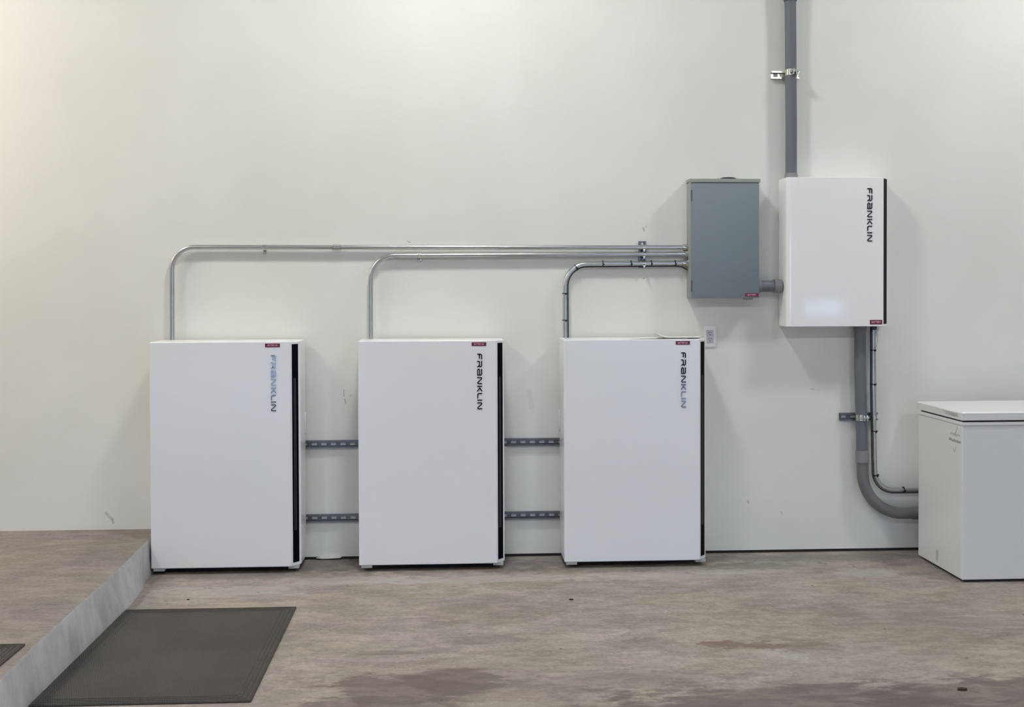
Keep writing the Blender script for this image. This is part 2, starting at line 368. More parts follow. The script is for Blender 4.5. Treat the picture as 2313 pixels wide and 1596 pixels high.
d2 = struct('added_door_2', bm, 'gdoor', 'unseen garage door, its glazed upper half added to let in daylight')  # added out of view; glazing sends bluish daylight onto the right-hand cabinet
for x0, x1 in ((1.66, 2.39), (2.45, 3.18), (3.24, 3.99)): put('pane', mesh('pane', box(nb(), x0, x1, YR - .063, YR - .057, 1.05, 2.09), 'glass', False), d2)
bm = nb()
for x0, x1, z0, z1 in ((4.31, 4.85, 1.05, 1.08), (4.31, 4.85, 1.26, 1.29), (4.31, 4.34, 1.08, 1.26), (4.82, 4.85, 1.08, 1.26), (4.49, 4.54, 1.08, 1.26)): box(bm, x0, x1, YR - .08, YR - .02, z0, z1)
w1 = struct('added_window_1', bm, 'frame', 'unseen low slider window added to the rear wall for its reflection')  # added out of view, sized for two bright reflections on the control cabinet
for x0, x1 in ((4.34, 4.49), (4.54, 4.82)): put('pane', mesh('pane', box(nb(), x0, x1, YR - .055, YR - .049, 1.08, 1.26), 'glass', False), w1)
struct('driveway', box(nb(), -14, 14, YR - 16, YR - 0.1, -0.12, -0.02), 'drive', 'pale driveway outside the garage')

# raised landing on the left with a slightly crooked concrete edge
bm = nb()
top_e = [(-1.545, 0.0), (-1.538, -.33), (-1.527, -.62), (-1.516, -.87), (-1.511, -1.15), (-1.506, -1.45), (-1.498, -1.8), (-1.491, -2.12), (-1.472, -2.39), (-1.45, -2.9), (-1.45, YR)]
bot_e = [(-1.535, 0.0), (-1.530, -.33), (-1.490, -.62), (-1.478, -.87), (-1.482, -1.15), (-1.480, -1.45), (-1.481, -1.8), (-1.479, -2.12), (-1.46, -2.39), (-1.44, -2.9), (-1.44, YR)]
def dens(e):
    out = []
    for a, b in zip(e, e[1:]):
        for k in range(8): out.append((a[0] + (b[0] - a[0]) * k / 8, a[1] + (b[1] - a[1]) * k / 8))
    return out + [e[-1]]
te, be = dens(top_e), dens(bot_e); rows = []
for (a, b) in zip(te, be):
    j = random.uniform(-.003, .003)
    rows.append([bm.verts.new((XL, a[1], SH)), bm.verts.new((a[0] - .022, a[1], SH)), bm.verts.new((a[0] - .006 + j, a[1], SH - .004)), bm.verts.new((a[0] + j, a[1], SH - .014)), bm.verts.new((b[0] + random.uniform(-.004, .004), b[1], FZ))])
for r, q in zip(rows, rows[1:]):
    for i in range(4): bm.faces.new((r[i], r[i + 1], q[i + 1], q[i]))
bmesh.ops.recalc_face_normals(bm, faces=bm.faces)
if sum(f.normal.z for f in bm.faces) < 0: bmesh.ops.reverse_faces(bm, faces=bm.faces)
struct('step_platform', bm, 'step', 'raised concrete landing with a worn step edge', smooth=True)

# ------------------------------------------------------------------ lamps (out of view, they light the room)
def ceiling_light(x, y, mt, label):
    t = thing('ceiling_light', (x, y, ZC), label, 'lamp', 'square ceiling lights')
    part('housing', box(nb(), x - .20, x + .20, y - .20, y + .20, ZC - .04, ZC, .006), 'housing', t)
    part('diffuser', box(nb(), x - .17, x + .17, y - .17, y + .17, ZC - .055, ZC - .0405, .006), mt, t)
for x, s in ((-3.4, 'leftmost'), (0.0, 'middle one'), (3.5, 'rightmost')):
    ceiling_light(x, -1.4, 'tube_f', 'white square ceiling light nearest the back wall, %s of three' % s)
    ceiling_light(x, -6.6, 'tube_b', 'white square ceiling light behind the viewer, %s of three' % s)
t = thing('wall_lamp', (XL, -.75, 2.55), 'warm globe lamp on the left wall above the landing', 'lamp')
part('backplate', lathe(nb(), (XL, -.75, 2.55), (1, 0, 0), [(0, .06), (.02, .06), (.025, .05)]), 'housing', t)
part('arm', tube(nb(), [(XL + .02, -.75, 2.55), (XL + .12, -.75, 2.55), (XL + .15, -.75, 2.57)], .012, 12), 'housing', t)
bm = nb(); bmesh.ops.create_uvsphere(bm, u_segments=24, v_segments=14, radius=.08, matrix=Matrix.Translation((XL + .15, -.75, 2.65)))
part('globe', bm, 'warm', t)

# ------------------------------------------------------------------ lettering shared by the white cabinets
GL = {  # strokes (u along the reading direction, v up), letter height 1
    'F': (0.0, [[(0.1, 0), (0.1, .72), (.28, .9), (1.15, .9)], [(.1, .46), (1.0, .46)]]),
    'R': (1.45, [[(.1, 0), (.1, .36), (.2, .46), (1.1, .46)], [(.02, .9), (1.0, .9), (1.17, .74), (1.17, .56), (1.06, .46), (.98, .40), (1.25, .02)]]),
    'A': (3.05, [[(.02, .9), (1.1, .9), (1.27, .74), (1.27, .1), (.28, .1), (.1, .22), (.1, .36), (.22, .5), (1.2, .5)]]),
    'N': (4.75, [[(.1, 0), (.1, .78), (.2, .9), (.38, .84), (1.02, .14), (1.2, .1), (1.3, .22), (1.3, 1.0)]]),
    'K': (6.5, [[(.1, 0), (.1, 1.0)], [(1.12, .98), (.92, .86), (.42, .5), (.92, .14), (1.12, .02)]]),
    'L': (7.95, [[(.1, 1.0), (.1, .28), (.28, .1), (1.1, .1)]]),
    'I': (9.3, [[(.1, 0), (.1, 1.0)]]),
    'M': (9.85, [[(.1, 0), (.1, .78), (.2, .9), (.38, .84), (1.02, .14), (1.2, .1), (1.3, .22), (1.3, 1.0)]]),
}
def letters(parent, x, ztop, yface, h, mt):
    """word reading downwards, letter tops to the right"""
    for k, (off, strokes) in GL.items():
        bm = nb()
        for st in strokes:
            ribbon(bm, [(x + v * h, ztop - (off + u) * h) for u, v in st], .215 * h, yface - .0025, yface + .0005)
        put('letter', mesh('letter', bm, mt, False), parent, None)
def sticker(parent, x0, x1, z0, z1, y, text, label, sq=1.0):
    s = put('label_sticker', mesh('label_sticker', box(nb(), x0, x1, y - .0012, y, z0, z1), 'red', False), parent, label)
    put('sticker_text', text_mesh('sticker_text', text, (z1 - z0) * .62, 'pink', (x0 + x1) / 2, (z0 + z1) / 2, y - .0014, sq), s)

# ------------------------------------------------------------------ battery cabinets
UW, UH, CW, CD = .75, 1.15, .0436, .0573
YB, YF, Z0 = -.020, -.2797, .0235
def chamfer(fx, fy):
    L = math.hypot(CW, CD); tx, ty = CW / L, CD / L; nx, ny = CD / L, -CW / L
    return lambda s, o: (fx + tx * s * L + nx * o, fy + ty * s * L + ny * o)
def make_unit(X, text, label, sq):
    t = thing('battery_cabinet', (X, 0, 0), label, 'battery cabinet', 'white floor-standing battery cabinets')
    top = Z0 + UH
    prof = [(0, YB), (0, YF), (UW - CW, YF), (UW, YF + CD), (UW, YB)]
    put('shell', mesh('shell', prism(nb(), prof, Z0, top, .0045, 3), 'white'), t, None, True)
    inn = [(.006, YB - .01), (.006, YF + .030), (UW - CW - .004, YF + .030), (UW - .008, YF + CD + .020), (UW - .008, YB - .01)]
    put('base_plate', mesh('base_plate', prism(nb(), inn, .0165, Z0 + .001), 'grey_plate', False), t)
    for x0, x1, y0, y1 in ((.010, .066, YF + .004, YF + .050), (UW - .062, UW - .008, YF + .020, YF + .066), (.008, .068, -.075, -.035), (UW - .066, UW - .006, -.075, -.035)):
        put('foot', mesh('foot', box(nb(), x0, x1, y0, y1, .0085, Z0 + .001, .002), 'grey_plate', False), t)
    ch = chamfer(UW - CW, YF)
    s = put('light_strip', mesh('light_strip', prism(nb(), [ch(.17, -.002), ch(.17, .0012), ch(.78, .0012), ch(.78, -.002)], Z0 + .018, top - .014), 'black_gloss', False), t, 'tall narrow black glass strip')
    for a, b in ((.34, .38), (.48, .52)):
        put('led_line', mesh('led_line', prism(nb(), [ch(a, .001), ch(a, .0018), ch(b, .0018), ch(b, .001)], .205, .985), 'led', False), s)
    letters(t, .609, top - .068, YF, .0254, 'letter')
    sticker(t, .581, .656, top - .0285, top - .0095, YF, text, 'small maroon label', sq)
    for sx in (-1, 1):                       # shallow oval hand grip low on each side
        x = UW if sx > 0 else 0
        bm = nb(); n = 16
        tube(bm, [(x + sx * .002, -.045 - .018 * math.sin(PI * k / n), .73 + .055 * math.cos(PI * k / n)) for k in range(n + 1)], .005, 8)
        put('hand_grip', mesh('hand_grip', bm, 'gloss_white'), t)
    return t
make_unit(-1.5274, 'BATTERY #3', 'white battery cabinet beside the concrete step, leftmost of three', .78)
make_unit(-.4777, 'BATTERY #2', 'white battery cabinet in the middle of the row of three', .78)
make_unit(.5788, 'BATTERY #1', 'white battery cabinet with papers on top, below the grey panel', .78)

# ------------------------------------------------------------------ slotted strut channel
def channel(name, c0, c1, zc_or_x, mt, parent, depth=.021, horiz=True, wd=.041, pitch=.0508, slot=(.028, .014), yb=-.0005):
    """U channel open to the front: back web with real slots, two flanges with in-turned lips"""
    bm = nb(); th = .0026; h = wd / 2; y0, y1 = yb - depth, yb
    def B(a0, a1, b0, b1, ya, yc):            # a along the channel, b across it
        if horiz: box(bm, a0, a1, ya, yc, zc_or_x + b0, zc_or_x + b1)
        else: box(bm, zc_or_x + b0, zc_or_x + b1, ya, yc, a0, a1)
    B(c0, c1, h - th, h, y0, y1); B(c0, c1, -h, -h + th, y0, y1)
    B(c0, c1, h - .009, h - th, y0, y0 + th); B(c0, c1, -h + th, -h + .009, y0, y0 + th)
    B(c0, c1, slot[1] / 2, h - th, y1 - th, y1); B(c0, c1, -h + th, -slot[1] / 2, y1 - th, y1)
    a = c0
    n = int((c1 - c0) / pitch)
    for k in range(n + 1):
        s0 = c0 + pitch * (k + .5) - slot[0] / 2
        e = min(s0, c1)
        if e - a > .001: B(a, e, -slot[1] / 2, slot[1] / 2, y1 - th, y1)
        a = s0 + slot[0]
    if c1 - a > .001: B(a, c1, -slot[1] / 2, slot[1] / 2, y1 - th, y1)
    return part(name, bm, mt, parent, None, False)
for z, lab in ((.612, 'upper slotted steel channel running along the wall behind the cabinets'), (.2165, 'lower slotted steel channel running along the wall behind the cabinets')):
    t = thing('strut_channel', (-1.42, 0, z), lab, 'strut channel', 'channels behind the battery cabinets')
    channel('channel', -1.42, 1.26, z, 'galv_dull', t, depth=.0195)
# a loose strip of torn drywall at the foot of the wall
t = thing('drywall_scrap', (-.66, -.01, FZ), 'torn sliver of white drywall at the wall foot between the left cabinets', 'scrap')
bm = nb(); pts = [(-.728, .003), (-.70, .008), (-.66, .0065), (-.63, .011), (-.592, .007), (-.600, .002), (-.64, .000), (-.69, -.001)]
prism(bm, pts, -.014, -.003, axis='y'); part('sliver', bm, 'paper', t, None, False)

# ------------------------------------------------------------------ steel conduits
RC = .0122
def strap(parent, p, ax, side=(0, 0, -1)):
    """one-hole strap: saddle round the tube, an ear towards `side` and its screw"""
    p = Vector(p); ax = Vector(ax); sd = Vector(side)
    bm = nb(); n = 18
    tube(bm, [p - ax * .009, p + ax * .009], RC + .0022, 24)
    s = part('strap', bm, 'zinc', parent)
    a = p + sd * (RC + .012); bm = nb(); yb = -.003
    ex = ax * .009
    lo = Vector((min((a - ex - sd * .012).x, (a + ex + sd * .010).x), 0, min((a - ex - sd * .012).z, (a + ex + sd * .010).z)))
    hi = Vector((max((a - ex - sd * .012).x, (a + ex + sd * .010).x), 0, max((a - ex - sd * .012).z, (a + ex + sd * .010).z)))
    box(bm, lo.x, hi.x, -.008, -.0005, lo.z, hi.z, .001); part('strap_ear', bm, 'zinc', s)
    part('screw', lathe(nb(), (a.x, -.007, a.z), (0, -1, 0), [(0, .006), (.004, .006), (.006, .003)], 12), 'galv', s)
def connector(parent, p, d, r=RC):
    """set-screw connector at a knockout: body, lock ring and screws"""
    c = part('connector', lathe(nb(), p, d, [(0, r + .001), (.002, r + .0045), (.020, r + .0045), (.022, r + .008), (.030, r + .008), (.031, r + .003)]), 'zinc', parent)
    p = Vector(p); d = Vector(d)
    q = p + d * .011
    part('set_screw', lathe(nb(), q + Vector((0, -r - .002, .006)), (0, -1, .4), [(0, .0045), (.006, .0045), (.008, .002)], 12), 'galv', c)
def conduit(label, path, rad, couplings=(), straps=(), conn=None, base=None):
    t = thing('metal_conduit', base or path[0], label, 'conduit', 'thin steel conduits')
    part('tube', tube(nb(), fillet(path, rad, 14), RC), 'galv', t)
    for p, d in couplings:
        p = Vector(p); d = Vector(d)
        c = part('coupling', lathe(nb(), p - d * .024, d, [(0, RC + .0005), (.001, RC + .003), (.022, RC + .003), (.023, RC + .0045), (.025, RC + .0045), (.026, RC + .003), (.047, RC + .003), (.048, RC + .0005)]), 'zinc', t)
        for s in (-.013, .013): part('set_screw', lathe(nb(), p + d * s + Vector((0, -RC - .001, .004)), (0, -1, .3), [(0, .004), (.004, .004), (.0055, .002)], 10), 'galv', c)
    for p, ax, sd in straps: strap(t, p, ax, sd)
    if conn: connector(t, *conn)
    return t
YC = -.027; YU = -.0365; XPANEL = 1.2758
TOPU = Z0 + UH
conduit('steel conduit rising from the left cabinet, topmost of the three runs', [(-1.4695, YU, TOPU - .002), (-1.4695, YC, 1.6635), (XPANEL - .001, YC, 1.6575)], .115,
        couplings=[((-.605, YC, 1.661), (1, 0, 0))], straps=[((-.988, YC, 1.662), (1, 0, 0), (0, 0, -1))], conn=((XPANEL - .030, YC, 1.6575), (1, 0, 0)))
conduit('steel conduit rising from the middle cabinet, second of the three runs', [(-.4285, YU, TOPU - .002), (-.4285, YC, 1.616), (XPANEL - .001, YC, 1.6225)], .125,
        straps=[((-.169, YC, 1.6175), (1, 0, 0), (0, 0, -1))], conn=((XPANEL - .030, YC, 1.6225), (1, 0, 0)))
c3 = [(.6105, YU, TOPU - .002), (.6105, YC, 1.569), (XPANEL - .001, YC, 1.5725)]
conduit('steel conduit with black cable ties rising from the cabinet under the panel', c3, .12, conn=((XPANEL - .030, YC, 1.5725), (1, 0, 0)))
# cable tied to the third conduit
def offset_cable(label, path, ties, r=.0032, base=None):
    t = thing('signal_cable', base or path[0], label, 'cable', 'thin cables tied to conduits')
    part('cable', tube(nb(), path, r, 10), 'cable', t)
    for p, ax in ties:
        p = Vector(p); ax = Vector(ax).normalized()
        bm = nb(); tube(bm, [p - ax * .0022, p + ax * .0022], RC + .0048, 20)
        a = p + Vector((.003, -.004, -RC * .3)) + Vector((0, -RC, 0)); bb = nb(); box(bm, a.x - .004, a.x + .004, a.y - .004, a.y + .004, a.z - .004, a.z + .004)
        part('cable_tie', bm, 'black', t)
OF = .0157
cp = fillet([(.6105 + OF, YU, TOPU), (.6105 + OF, YC, 1.569 - OF), (XPANEL - .06, YC, 1.5722 - OF)], .12 - OF, 14) + [Vector((XPANEL - .035, YC, 1.5715 - OF - .003)), Vector((XPANEL - .015, YC, 1.565 - OF - .006)), Vector((XPANEL - .0005, YC, 1.555 - OF - .004))]
offset_cable('thin dark cable tied under the lowest of the three conduits', cp,
             [((.6105, -.031, 1.412), (0, 0, 1)), ((.6105, -.034, 1.268), (0, 0, 1)), ((.672, YC, 1.5495), (.85, 0, .52)), ((.814, YC, 1.570), (1, 0, 0)), ((.967, YC, 1.571), (1, 0, 0)), ((1.077, YC, 1.5715), (1, 0, 0)), ((1.207, YC, 1.572), (1, 0, 0))])

# short vertical strut that carries the three conduits
t = thing('strut_bracket', (1.032, 0, 1.545), 'short upright slotted channel carrying the three conduits left of the grey panel', 'bracket')
channel('channel', 1.548, 1.692, 1.032, 'galv_dull', t, depth=.0138, horiz=False)
for zc in (1.6588, 1.6212, 1.5715):
    bm = nb(); tube(bm, [(1.026, YC, zc), (1.046, YC, zc)], RC + .002, 24); cl = part('clamp', bm, 'zinc', t)
    bm = nb(); box(bm, 1.030, 1.042, YC - .020, YC - .008, zc - RC - .014, zc - RC + .002, .001); part('clamp_ear', bm, 'zinc', cl)
    part('bolt', lathe(nb(), (1.036, YC - .019, zc - RC - .006), (0, -1, 0), [(0, .005), (.004, .005), (.006, .003)], 10), 'galv', cl)

# ------------------------------------------------------------------ grey electrical panel
px0, px1, pz0, pz1, pd = 1.2758, 1.6453, 1.3837, 2.0203, .114
t = thing('electrical_panel', (px0, 0, pz0), 'grey steel electrical panel on the wall where the conduits end', 'electrical panel')
part('body', box(nb(), px0, px1, -(pd - .012), -.001, pz0 + .003, pz1 - .004, .002), 'panel_side', t)
prof = [(-.001, pz1 - .018), (-.001, pz1 + .001), (-(pd - .018), pz1 + .001), (-(pd + .002), pz1 - .003), (-(pd + .004), pz1 - .020), (-(pd - .004), pz1 - .020), (-(pd - .006), pz1 - .012)]
part('rain_cap', prism(nb(), prof, px0 - .003, px1 + .004, .0008, 1, axis='x'), 'panel_side', t)
d = part('door', box(nb(), px0 + .004, px1 - .002, -pd, -(pd - .011), pz0, pz1 - .021, .0025), 'panel', t)
for z in (1.93, 1.45): part('hinge', tube(nb(), [(px0 + .004, -pd + .004, z - .03), (px0 + .004, -pd + .004, z + .03)], .005, 10), 'galv_dull', d)
part('latch_screw', lathe(nb(), (1.585, -(pd - .02), pz0 + .003), (0, -.3, -1), [(0, .007), (.010, .007), (.012, .004)], 12), 'zinc', t)
part('latch_tab', box(nb(), 1.560, 1.612, -pd + .010, -pd + .020, pz0 - .010, pz0 + .004, .001), 'panel_side', t)
part('hub_plate', lathe(nb(), (1.488, -.055, pz1 + .001), (0, 0, 1), [(0, .048), (.003, .048), (.008, .036), (.009, .034)], 28), 'black', t, 'black round knockout cover on top')
for x in (1.437, 1.54): part('screw', lathe(nb(), (x, -.055, pz1 + .001), (0, 0, 1), [(0, .007), (.004, .007), (.006, .003)], 10), 'panel_side', t)
s = part('label_sticker', box(nb(), 1.5655, 1.640, -pd - .0012, -pd, pz0 + .0075, pz0 + .0255), 'red', d, 'small maroon label', False)
me = text_mesh('sticker_text', 'BATTERY', .0095, 'pink', 1.603 - px0, .0165, -pd - .0014, 1.2); put('sticker_text', me, s)

# ------------------------------------------------------------------ white control cabinet on the wall
gx0, gz0, gz1, gd = 1.783, 1.230, 2.0256, .1476
GW = .565; gf = -gd
t = thing('control_cabinet', (gx0, 0, gz0), 'white wall-hung control cabinet with dark lettering, right of the grey panel', 'control cabinet')
R = .020; prof = [(gx0 - .002, -.002)] + [(gx0 + R - R * math.cos(a), gf + R - R * math.sin(a)) for a in [PI / 2 * k / 6 for k in range(7)]]
prof += [(gx0 + GW - CW, gf), (gx0 + GW, gf + CD), (gx0 + GW, -.002)]
part('shell', prism(nb(), prof, gz0, gz1, .003, 2), 'gate_white', t, None, True, True)
ch = chamfer(gx0 + GW - CW, gf)
part('light_strip', prism(nb(), [ch(.12, -.002), ch(.12, .0012), ch(.86, .0012), ch(.86, -.002)], gz0 + .012, gz1 - .006), 'black_gloss', t, 'narrow black glass strip', False)
gl = bpy.data.objects.new('x', None)
for k, (off, strokes) in GL.items():
    bm = nb(); h = .0270
    for st in strokes: ribbon(bm, [(gx0 + .4345 + v * h, gz1 - .0585 - (off + u) * .0252) for u, v in st], .21 * h, gf - .0025, gf + .0005)
    part('letter', bm, 'letter_dark', t, None, False)
bpy.data.objects.remove(gl)
s = part('label_sticker', box(nb(), gx0 + .450, gx0 + .517, gf - .0012, gf, gz0 + .0105, gz0 + .0345), 'red', t, 'small maroon label', False)
put('sticker_text', text_mesh('sticker_text', 'BATTERY', .0150, 'pink', .4835, .0225, gf - .0014, .82), s)

# ------------------------------------------------------------------ grey plastic pipes
RP = .0305
def clamp(parent, p, axis, r, lean=0.0):
    """two-piece strut clamp: band round the pipe, split ears and bolt"""
    p = Vector(p); ax = Vector(axis)
    c = part('pipe_clamp', tube(nb(), [p - ax * .016, p + ax * .016], r + .0025, 28), 'zinc', parent)
    bm = nb(); q = p + Vector((.010, -r, 0))
    box(bm, q.x - .012, q.x - .004, q.y - .016, q.y + .006, q.z - .016, q.z + .016, .001); box(bm, q.x + .004, q.x + .012, q.y - .016, q.y + .006, q.z - .016, q.z + .016, .001)
    part('clamp_ears', bm, 'zinc', c)
    part('bolt', tube(nb(), [q + Vector((-.022, -.009, 0)), q + Vector((.020, -.009, 0))], .0045, 10), 'galv', c)
    part('bolt_head', lathe(nb(), q + Vector((-.018, -.009, 0)), (-1, -.6, .5), [(0, .009), (.006, .009), (.008, .006)], 6), 'galv', c)
yp = -.0525
t = thing('plastic_pipe', (1.834, yp, gz1), 'grey plastic pipe rising from the control cabinet to the ceiling', 'pipe', 'wide grey plastic pipes')
part('tube', tube(nb(), [(1.834, yp, gz1 + .005), (1.8345, yp, 2.3), (1.829, yp, 2.98), (1.828, yp, ZC)], RP, 28), 'pvc', t)
part('adapter', lathe(nb(), (1.834, yp, gz1), (0, 0, 1), [(0, .036), (.004, .036), (.028, .0325), (.029, RP)], 28), 'pvc_light', t)
part('coupling', lathe(nb(), (1.829, yp, 2.978), (0, 0, 1), [(0, RP), (.001, RP + .005), (.10, RP + .005), (.101, RP)], 28), 'pvc', t)
t = thing('strut_bracket', (1.737, 0, 2.589), 'short slotted channel with a clamp holding the tall grey pipe', 'bracket')
channel('channel', 1.737, 1.889, 2.589, 'zinc', t, depth=.0205, wd=.041, slot=(.024, .016))
clamp(t, (1.8325, yp, 2.595), (0, 0, 1), RP)

t = thing('pipe_nipple', (px1, -.062, 1.4465), 'short grey plastic pipe joining the grey panel to the control cabinet', 'pipe', 'wide grey plastic pipes')
part('tube', tube(nb(), [(px1 + .001, -.062, 1.4465), (gx0 - .003, -.062, 1.4465)], RP, 28), 'pvc', t)
part('adapter', lathe(nb(), (px1 + .0005, -.062, 1.4465), (1, 0, 0), [(0, .0335), (.002, .036), (.018, .036), (.020, RP)], 28), 'pvc_light', t)
part('coupling', lathe(nb(), (gx0 - .046, -.062, 1.4465), (1, 0, 0), [(0, RP), (.001, .0375), (.036, .0375), (.040, .034), (.043, .030)], 28), 'pvc_light', t)

t = thing('plastic_pipe', (2.216, yp, gz0), 'grey plastic pipe dropping from the control cabinet and bending behind the freezer', 'pipe', 'wide grey plastic pipes')
part('tube', tube(nb(), [(2.214, yp, gz0), (2.214, yp, 1.0), (2.226, yp, .55)], RP, 28), 'pvc', t)
part('adapter', lathe(nb(), (2.214, yp, gz0 - .026), (0, 0, 1), [(0, RP), (.001, .034), (.025, .036), (.026, .036)], 28), 'pvc', t)
el = fillet([(2.2265, yp, .55), (2.2365, yp, .207), (2.90, yp, .207)], .225, 20)
part('elbow', tube(nb(), el, RP + .0005, 28), 'pvc_elbow', t)
part('coupling', lathe(nb(), (2.2265, yp, .552), (.02, 0, -1), [(0, RP), (.001, RP + .0052), (.063, RP + .0052), (.064, RP)], 28), 'pvc_light', t)
part('coupling', lathe(nb(), (2.505, yp, .207), (1, 0, 0), [(0, RP), (.001, RP + .004), (.08, RP + .004), (.081, RP)], 28), 'pvc_elbow', t)
t = thing('strut_bracket', (2.121, 0, .733), 'short slotted channel holding the drop pipe and thin conduit beside the freezer', 'bracket')
channel('channel', 2.116, 2.325, .733, 'galv_dull', t, depth=.0205)
clamp(t, (2.222, yp, .733), (0, 0, 1), RP)

ys = -.038
t = thing('metal_conduit', (2.29, ys, gz0), 'thin steel conduit dropping from the control cabinet beside the wide grey pipe', 'conduit', 'thin steel conduits')
pth = fillet([(2.293, ys, gz0), (2.293, ys, .9), (2.306, ys, .332), (2.95, ys, .332)], .105, 14)
part('tube', tube(nb(), pth, RC - .0005), 'galv', t)
part('connector', lathe(nb(), (2.293, ys, gz0), (0, 0, -1), [(0, .018), (.022, .018), (.023, .0135)], 20), 'cable', t)
strap(t, (2.299, ys, .733), (0, 0, 1), (-1, 0, 0))
cb_ = fillet([(2.293 - OF, ys, gz0), (2.293 - OF, ys, .9), (2.306 - OF, ys, .332 - OF), (2.95, ys, .332 - OF)], .105 + OF, 14)
offset_cable('thin dark cable tied to the steel conduit beside the freezer', cb_, [((2.293, ys, 1.098), (0, 0, 1)), ((2.294, ys, .912), (0, 0, 1)), ((2.301, ys, .656), (0, 0, 1)), ((2.309, ys, .415), (.2, 0, -1)), ((2.462, ys, .333), (1, 0, 0))])
t = thing('thin_wire', (2.30, ys, 1.19), 'thin pale wire looping out below the control cabinet', 'wire')
part('wire', tube(nb(), fillet([(2.300, ys - .006, gz0 - .02), (2.312, ys - .012, 1.175), (2.310, ys - .012, 1.14), (2.300, ys - .010, 1.098), (2.305, ys - .008, .95), (2.306, ys - .008, .74)], .02, 5), .0016, 8), 'grey_plate', t)

# ------------------------------------------------------------------ wall outlet
ox, oz = 1.4015, 1.1745
t = thing('wall_outlet', (ox, 0, oz - .057), 'white double wall outlet between the cabinet with papers and the grey panel', 'outlet')
part('cover_plate', box(nb(), ox - .035, ox + .035, -.006, -.0005, oz - .0575, oz + .0575, .0025), 'plate', t)
f = part('receptacle', box(nb(), ox - .0168, ox + .0168, -.0085, -.004, oz - .0335, oz + .0335, .001), 'socket', t)
part('recess_line', box(nb(), ox - .0178, ox + .0178, -.0063, -.005, oz - .0345, oz + .0345), 'slot', t)
for dz in (.016, -.0165):
    for dx in (-.0065, .0065): part('blade_slot', box(nb(), ox + dx - .0013, ox + dx + .0013, -.0089, -.008, oz + dz + .001, oz + dz + .010), 'slot', f)
    part('ground_slot', lathe(nb(), (ox, -.008, oz + dz - .007), (0, -1, 0), [(0, .0032), (.0009, .0032)], 12), 'slot', f)

# ------------------------------------------------------------------ papers on the right-hand cabinet
def sheet(bm, pts, thick):
    """pts: grid rows of 3-D points -> thin solid sheet"""
    lo = [[bm.verts.new(p) for p in r] for r in pts]; hi = [[bm.verts.new((p[0], p[1], p[2] + thick)) for p in r] for r in pts]; fs = []
    nr, nc = len(pts), len(pts[0])
    for i in range(nr - 1):
        for j in range(nc - 1):
            fs.append(bm.faces.new((lo[i][j], lo[i + 1][j], lo[i + 1][j + 1], lo[i][j + 1]))); fs.append(bm.faces.new((hi[i][j], hi[i][j + 1], hi[i + 1][j + 1], hi[i + 1][j])))
    edge = [(0, j) for j in range(nc)] + [(i, nc - 1) for i in range(1, nr)] + [(nr - 1, j) for j in range(nc - 2, -1, -1)] + [(i, 0) for i in range(nr - 2, 0, -1)]
    for a, b in zip(edge, edge[1:] + edge[:1]): fs.append(bm.faces.new((lo[a[0]][a[1]], lo[b[0]][b[1]], hi[b[0]][b[1]], hi[a[0]][a[1]])))
    bmesh.ops.recalc_face_normals(bm, faces=fs); return bm
t = thing('booklet', (1.18, -.18, TOPU), 'cream booklet with a curled corner on the cabinet below the panel', 'booklet')
def curl(u): return .024 * max(0, (.30 - u) / .30) ** 1.6
def bk(u, v): return (1.056 + .235 * u + .035 * v, -.255 + .13 * v + .012 * u, TOPU + .0048 + curl(u) * (1 - .35 * v))
part('pages', sheet(nb(), [[bk(u / 14, v / 4) for v in range(5)] for u in range(15)], .0022), 'paper2', t)
part('cover', sheet(nb(), [[(lambda q: (q[0], q[1] - .002, q[2] + .0024))(bk(u / 14, v / 4)) for v in range(5)] for u in range(15)], .0007), 'paper', t)
t = thing('paper_sheet', (1.0, -.2, TOPU), 'flat paper sheet tucked under the cream booklet', 'paper')
part('sheet', sheet(nb(), [[(.930 + .30 * u / 8 + .02 * v, -.245 + .12 * v / 3 - .006 * u / 8, TOPU + .0006 + (.0022 if u < 7 else .001) * math.sin(PI * min(1, u / 6)) ) for v in range(4)] for u in range(9)], .0007), 'paper', t)

# ------------------------------------------------------------------ chest freezer
fx, fy0, fy1, fz = 2.4916, -.1647, -.6949, .8286; fw = .98
t = thing('chest_freezer', (fx, fy0, 0), 'white chest freezer with scuffed left side against the wall', 'freezer')
part('cabinet', box(nb(), fx, fx + fw, fy1, fy0, .004, fz - .067, .006, 3), 'freezer', t, None, True, True)
part('plinth', box(nb(), fx + .02, fx + fw - .02, fy1 + .02, fy0 - .02, FZ, .013), 'gasket', t, None, False)
part('top_rim', box(nb(), fx - .004, fx + fw + .004, fy1 - .004, fy0 + .004, fz - .068, fz - .050, .004, 3), 'lid', t, None, True, True)
part('gasket', box(nb(), fx + .012, fx + fw - .012, fy1 + .014, fy0 - .01, fz - .051, fz - .040), 'gasket', t, None, False)
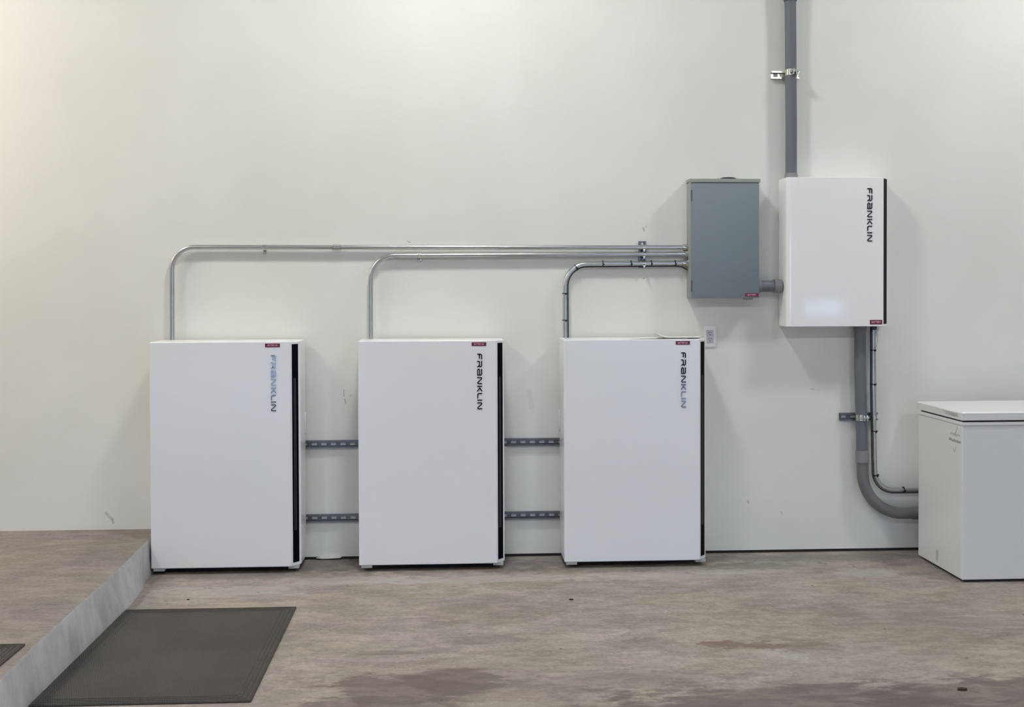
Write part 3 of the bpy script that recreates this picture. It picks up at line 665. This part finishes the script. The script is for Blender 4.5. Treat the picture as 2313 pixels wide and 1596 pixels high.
# lid with a finger pocket moulded into its left end
bm = nb(); X0, X1, Y0, Y1, Zb, Zt = fx - .005, fx + fw + .005, fy1 - .006, fy0 + .006, fz - .041, fz
b = .006
ys_ = [Y0, -.656, -.462, Y1]; zs_ = [Zb, fz - .032, fz - .013, Zt - b]
G = {(i, j): bm.verts.new((X0, ys_[i], zs_[j])) for i in range(4) for j in range(4)}
for i in range(3):
    for j in range(3):
        if (i, j) != (1, 1): bm.faces.new((G[i, j], G[i, j + 1], G[i + 1, j + 1], G[i + 1, j]))
I = {(1, 1): bm.verts.new((X0 + .020, ys_[1] + .004, zs_[1])), (1, 2): bm.verts.new((X0 + .020, ys_[1] + .004, zs_[2])), (2, 1): bm.verts.new((X0 + .020, ys_[2] - .045, zs_[1])), (2, 2): bm.verts.new((X0 + .020, ys_[2] - .045, zs_[2]))}
ring = [(1, 1), (1, 2), (2, 2), (2, 1)]
for a, c in zip(ring, ring[1:] + ring[:1]): bm.faces.new((G[a], G[c], I[c], I[a]))
bm.faces.new([I[r] for r in ring])
T = {i: bm.verts.new((X0 + b, ys_[i] + (b if i == 0 else -b if i == 3 else 0), Zt)) for i in range(4)}
for i in range(3): bm.faces.new((G[i, 3], G[i + 1, 3], T[i + 1], T[i]))
RB = [bm.verts.new((X1, y, z)) for y, z in ((Y0, Zb), (Y0, Zt - b), (Y1, Zt - b), (Y1, Zb))]; RT = [bm.verts.new((X1 - b, Y0 + b, Zt)), bm.verts.new((X1 - b, Y1 - b, Zt))]
bm.faces.new((G[0, 0], G[0, 1], G[0, 2], G[0, 3], RB[1], RB[0])); bm.faces.new((G[0, 3], T[0], RT[0], RB[1]))
bm.faces.new((G[3, 0], G[3, 1], G[3, 2], G[3, 3], RB[2], RB[3])); bm.faces.new((G[3, 3], T[3], RT[1], RB[2]))
bm.faces.new([T[i] for i in range(4)] + [RT[1], RT[0]]); bm.faces.new(RB); bm.faces.new((RB[1], RB[2], RT[1], RT[0]))
bm.faces.new([G[i, 0] for i in range(4)] + [RB[3], RB[0]])
bmesh.ops.recalc_face_normals(bm, faces=bm.faces)
part('lid', bm, 'lid', t, None, False)

# ------------------------------------------------------------------ floor mats
def floor_mat(x0, x1, y0, y1, z, label, skew=0.0):
    t = thing('floor_mat', ((x0 + x1) / 2, (y0 + y1) / 2, z), label, 'mat', 'grey woven floor mats')
    part('pad', box(nb(), x0, x1, y0, y1, z, z + .007, .002, 2), 'mat', t, None, True)
    for k in range(4):
        o = .006 + .016 * k; bm = nb(); w = .0055
        for a in (box,):
            a(bm, x0 + o, x0 + o + w, y0 + o, y1 - o, z + .0065, z + .0088, .001, 1); a(bm, x1 - o - w, x1 - o, y0 + o, y1 - o, z + .0065, z + .0088, .001, 1)
            a(bm, x0 + o + w, x1 - o - w, y0 + o, y0 + o + w, z + .0065, z + .0088, .001, 1); a(bm, x0 + o + w, x1 - o - w, y1 - o - w, y1 - o, z + .0065, z + .0088, .001, 1)
        part('border_rib', bm, 'mat', t, None, False)
floor_mat(-1.4746, -.7092, -2.125, -.930, FZ, 'large dark grey mat on the floor in front of the step')
floor_mat(-2.45, -1.53, -3.2, -1.995, SH, 'dark grey mat on the raised landing at the left edge')
# leaf and grit lying on the floor
for (x, y), lab, r in (((1.828, -2.157), 'small dry brown leaf on the floor at lower right', .016), ((-1.234, -.76), 'small black pebble on the floor in front of the leftmost cabinet', .006), ((.55, -.877), 'small dark chip on the floor before the right-hand cabinet', .009)):
    t = thing('leaf' if r > .01 else 'pebble', (x, y, FZ), lab, 'leaf' if r > .01 else 'pebble')
    bm = nb(); n = 7; pts = [(x + r * (1 + .35 * math.sin(3 * k + 1)) * math.cos(2 * PI * k / n), y + .7 * r * (1 + .3 * math.cos(2 * k)) * math.sin(2 * PI * k / n)) for k in range(n)]
    prism(bm, pts, FZ + .0005, FZ + .002 + r * .35, .0008, 1); part('body', bm, mat('debris', (62, 50, 42) if r > .01 else (24, 22, 22), .8), t, None, False)
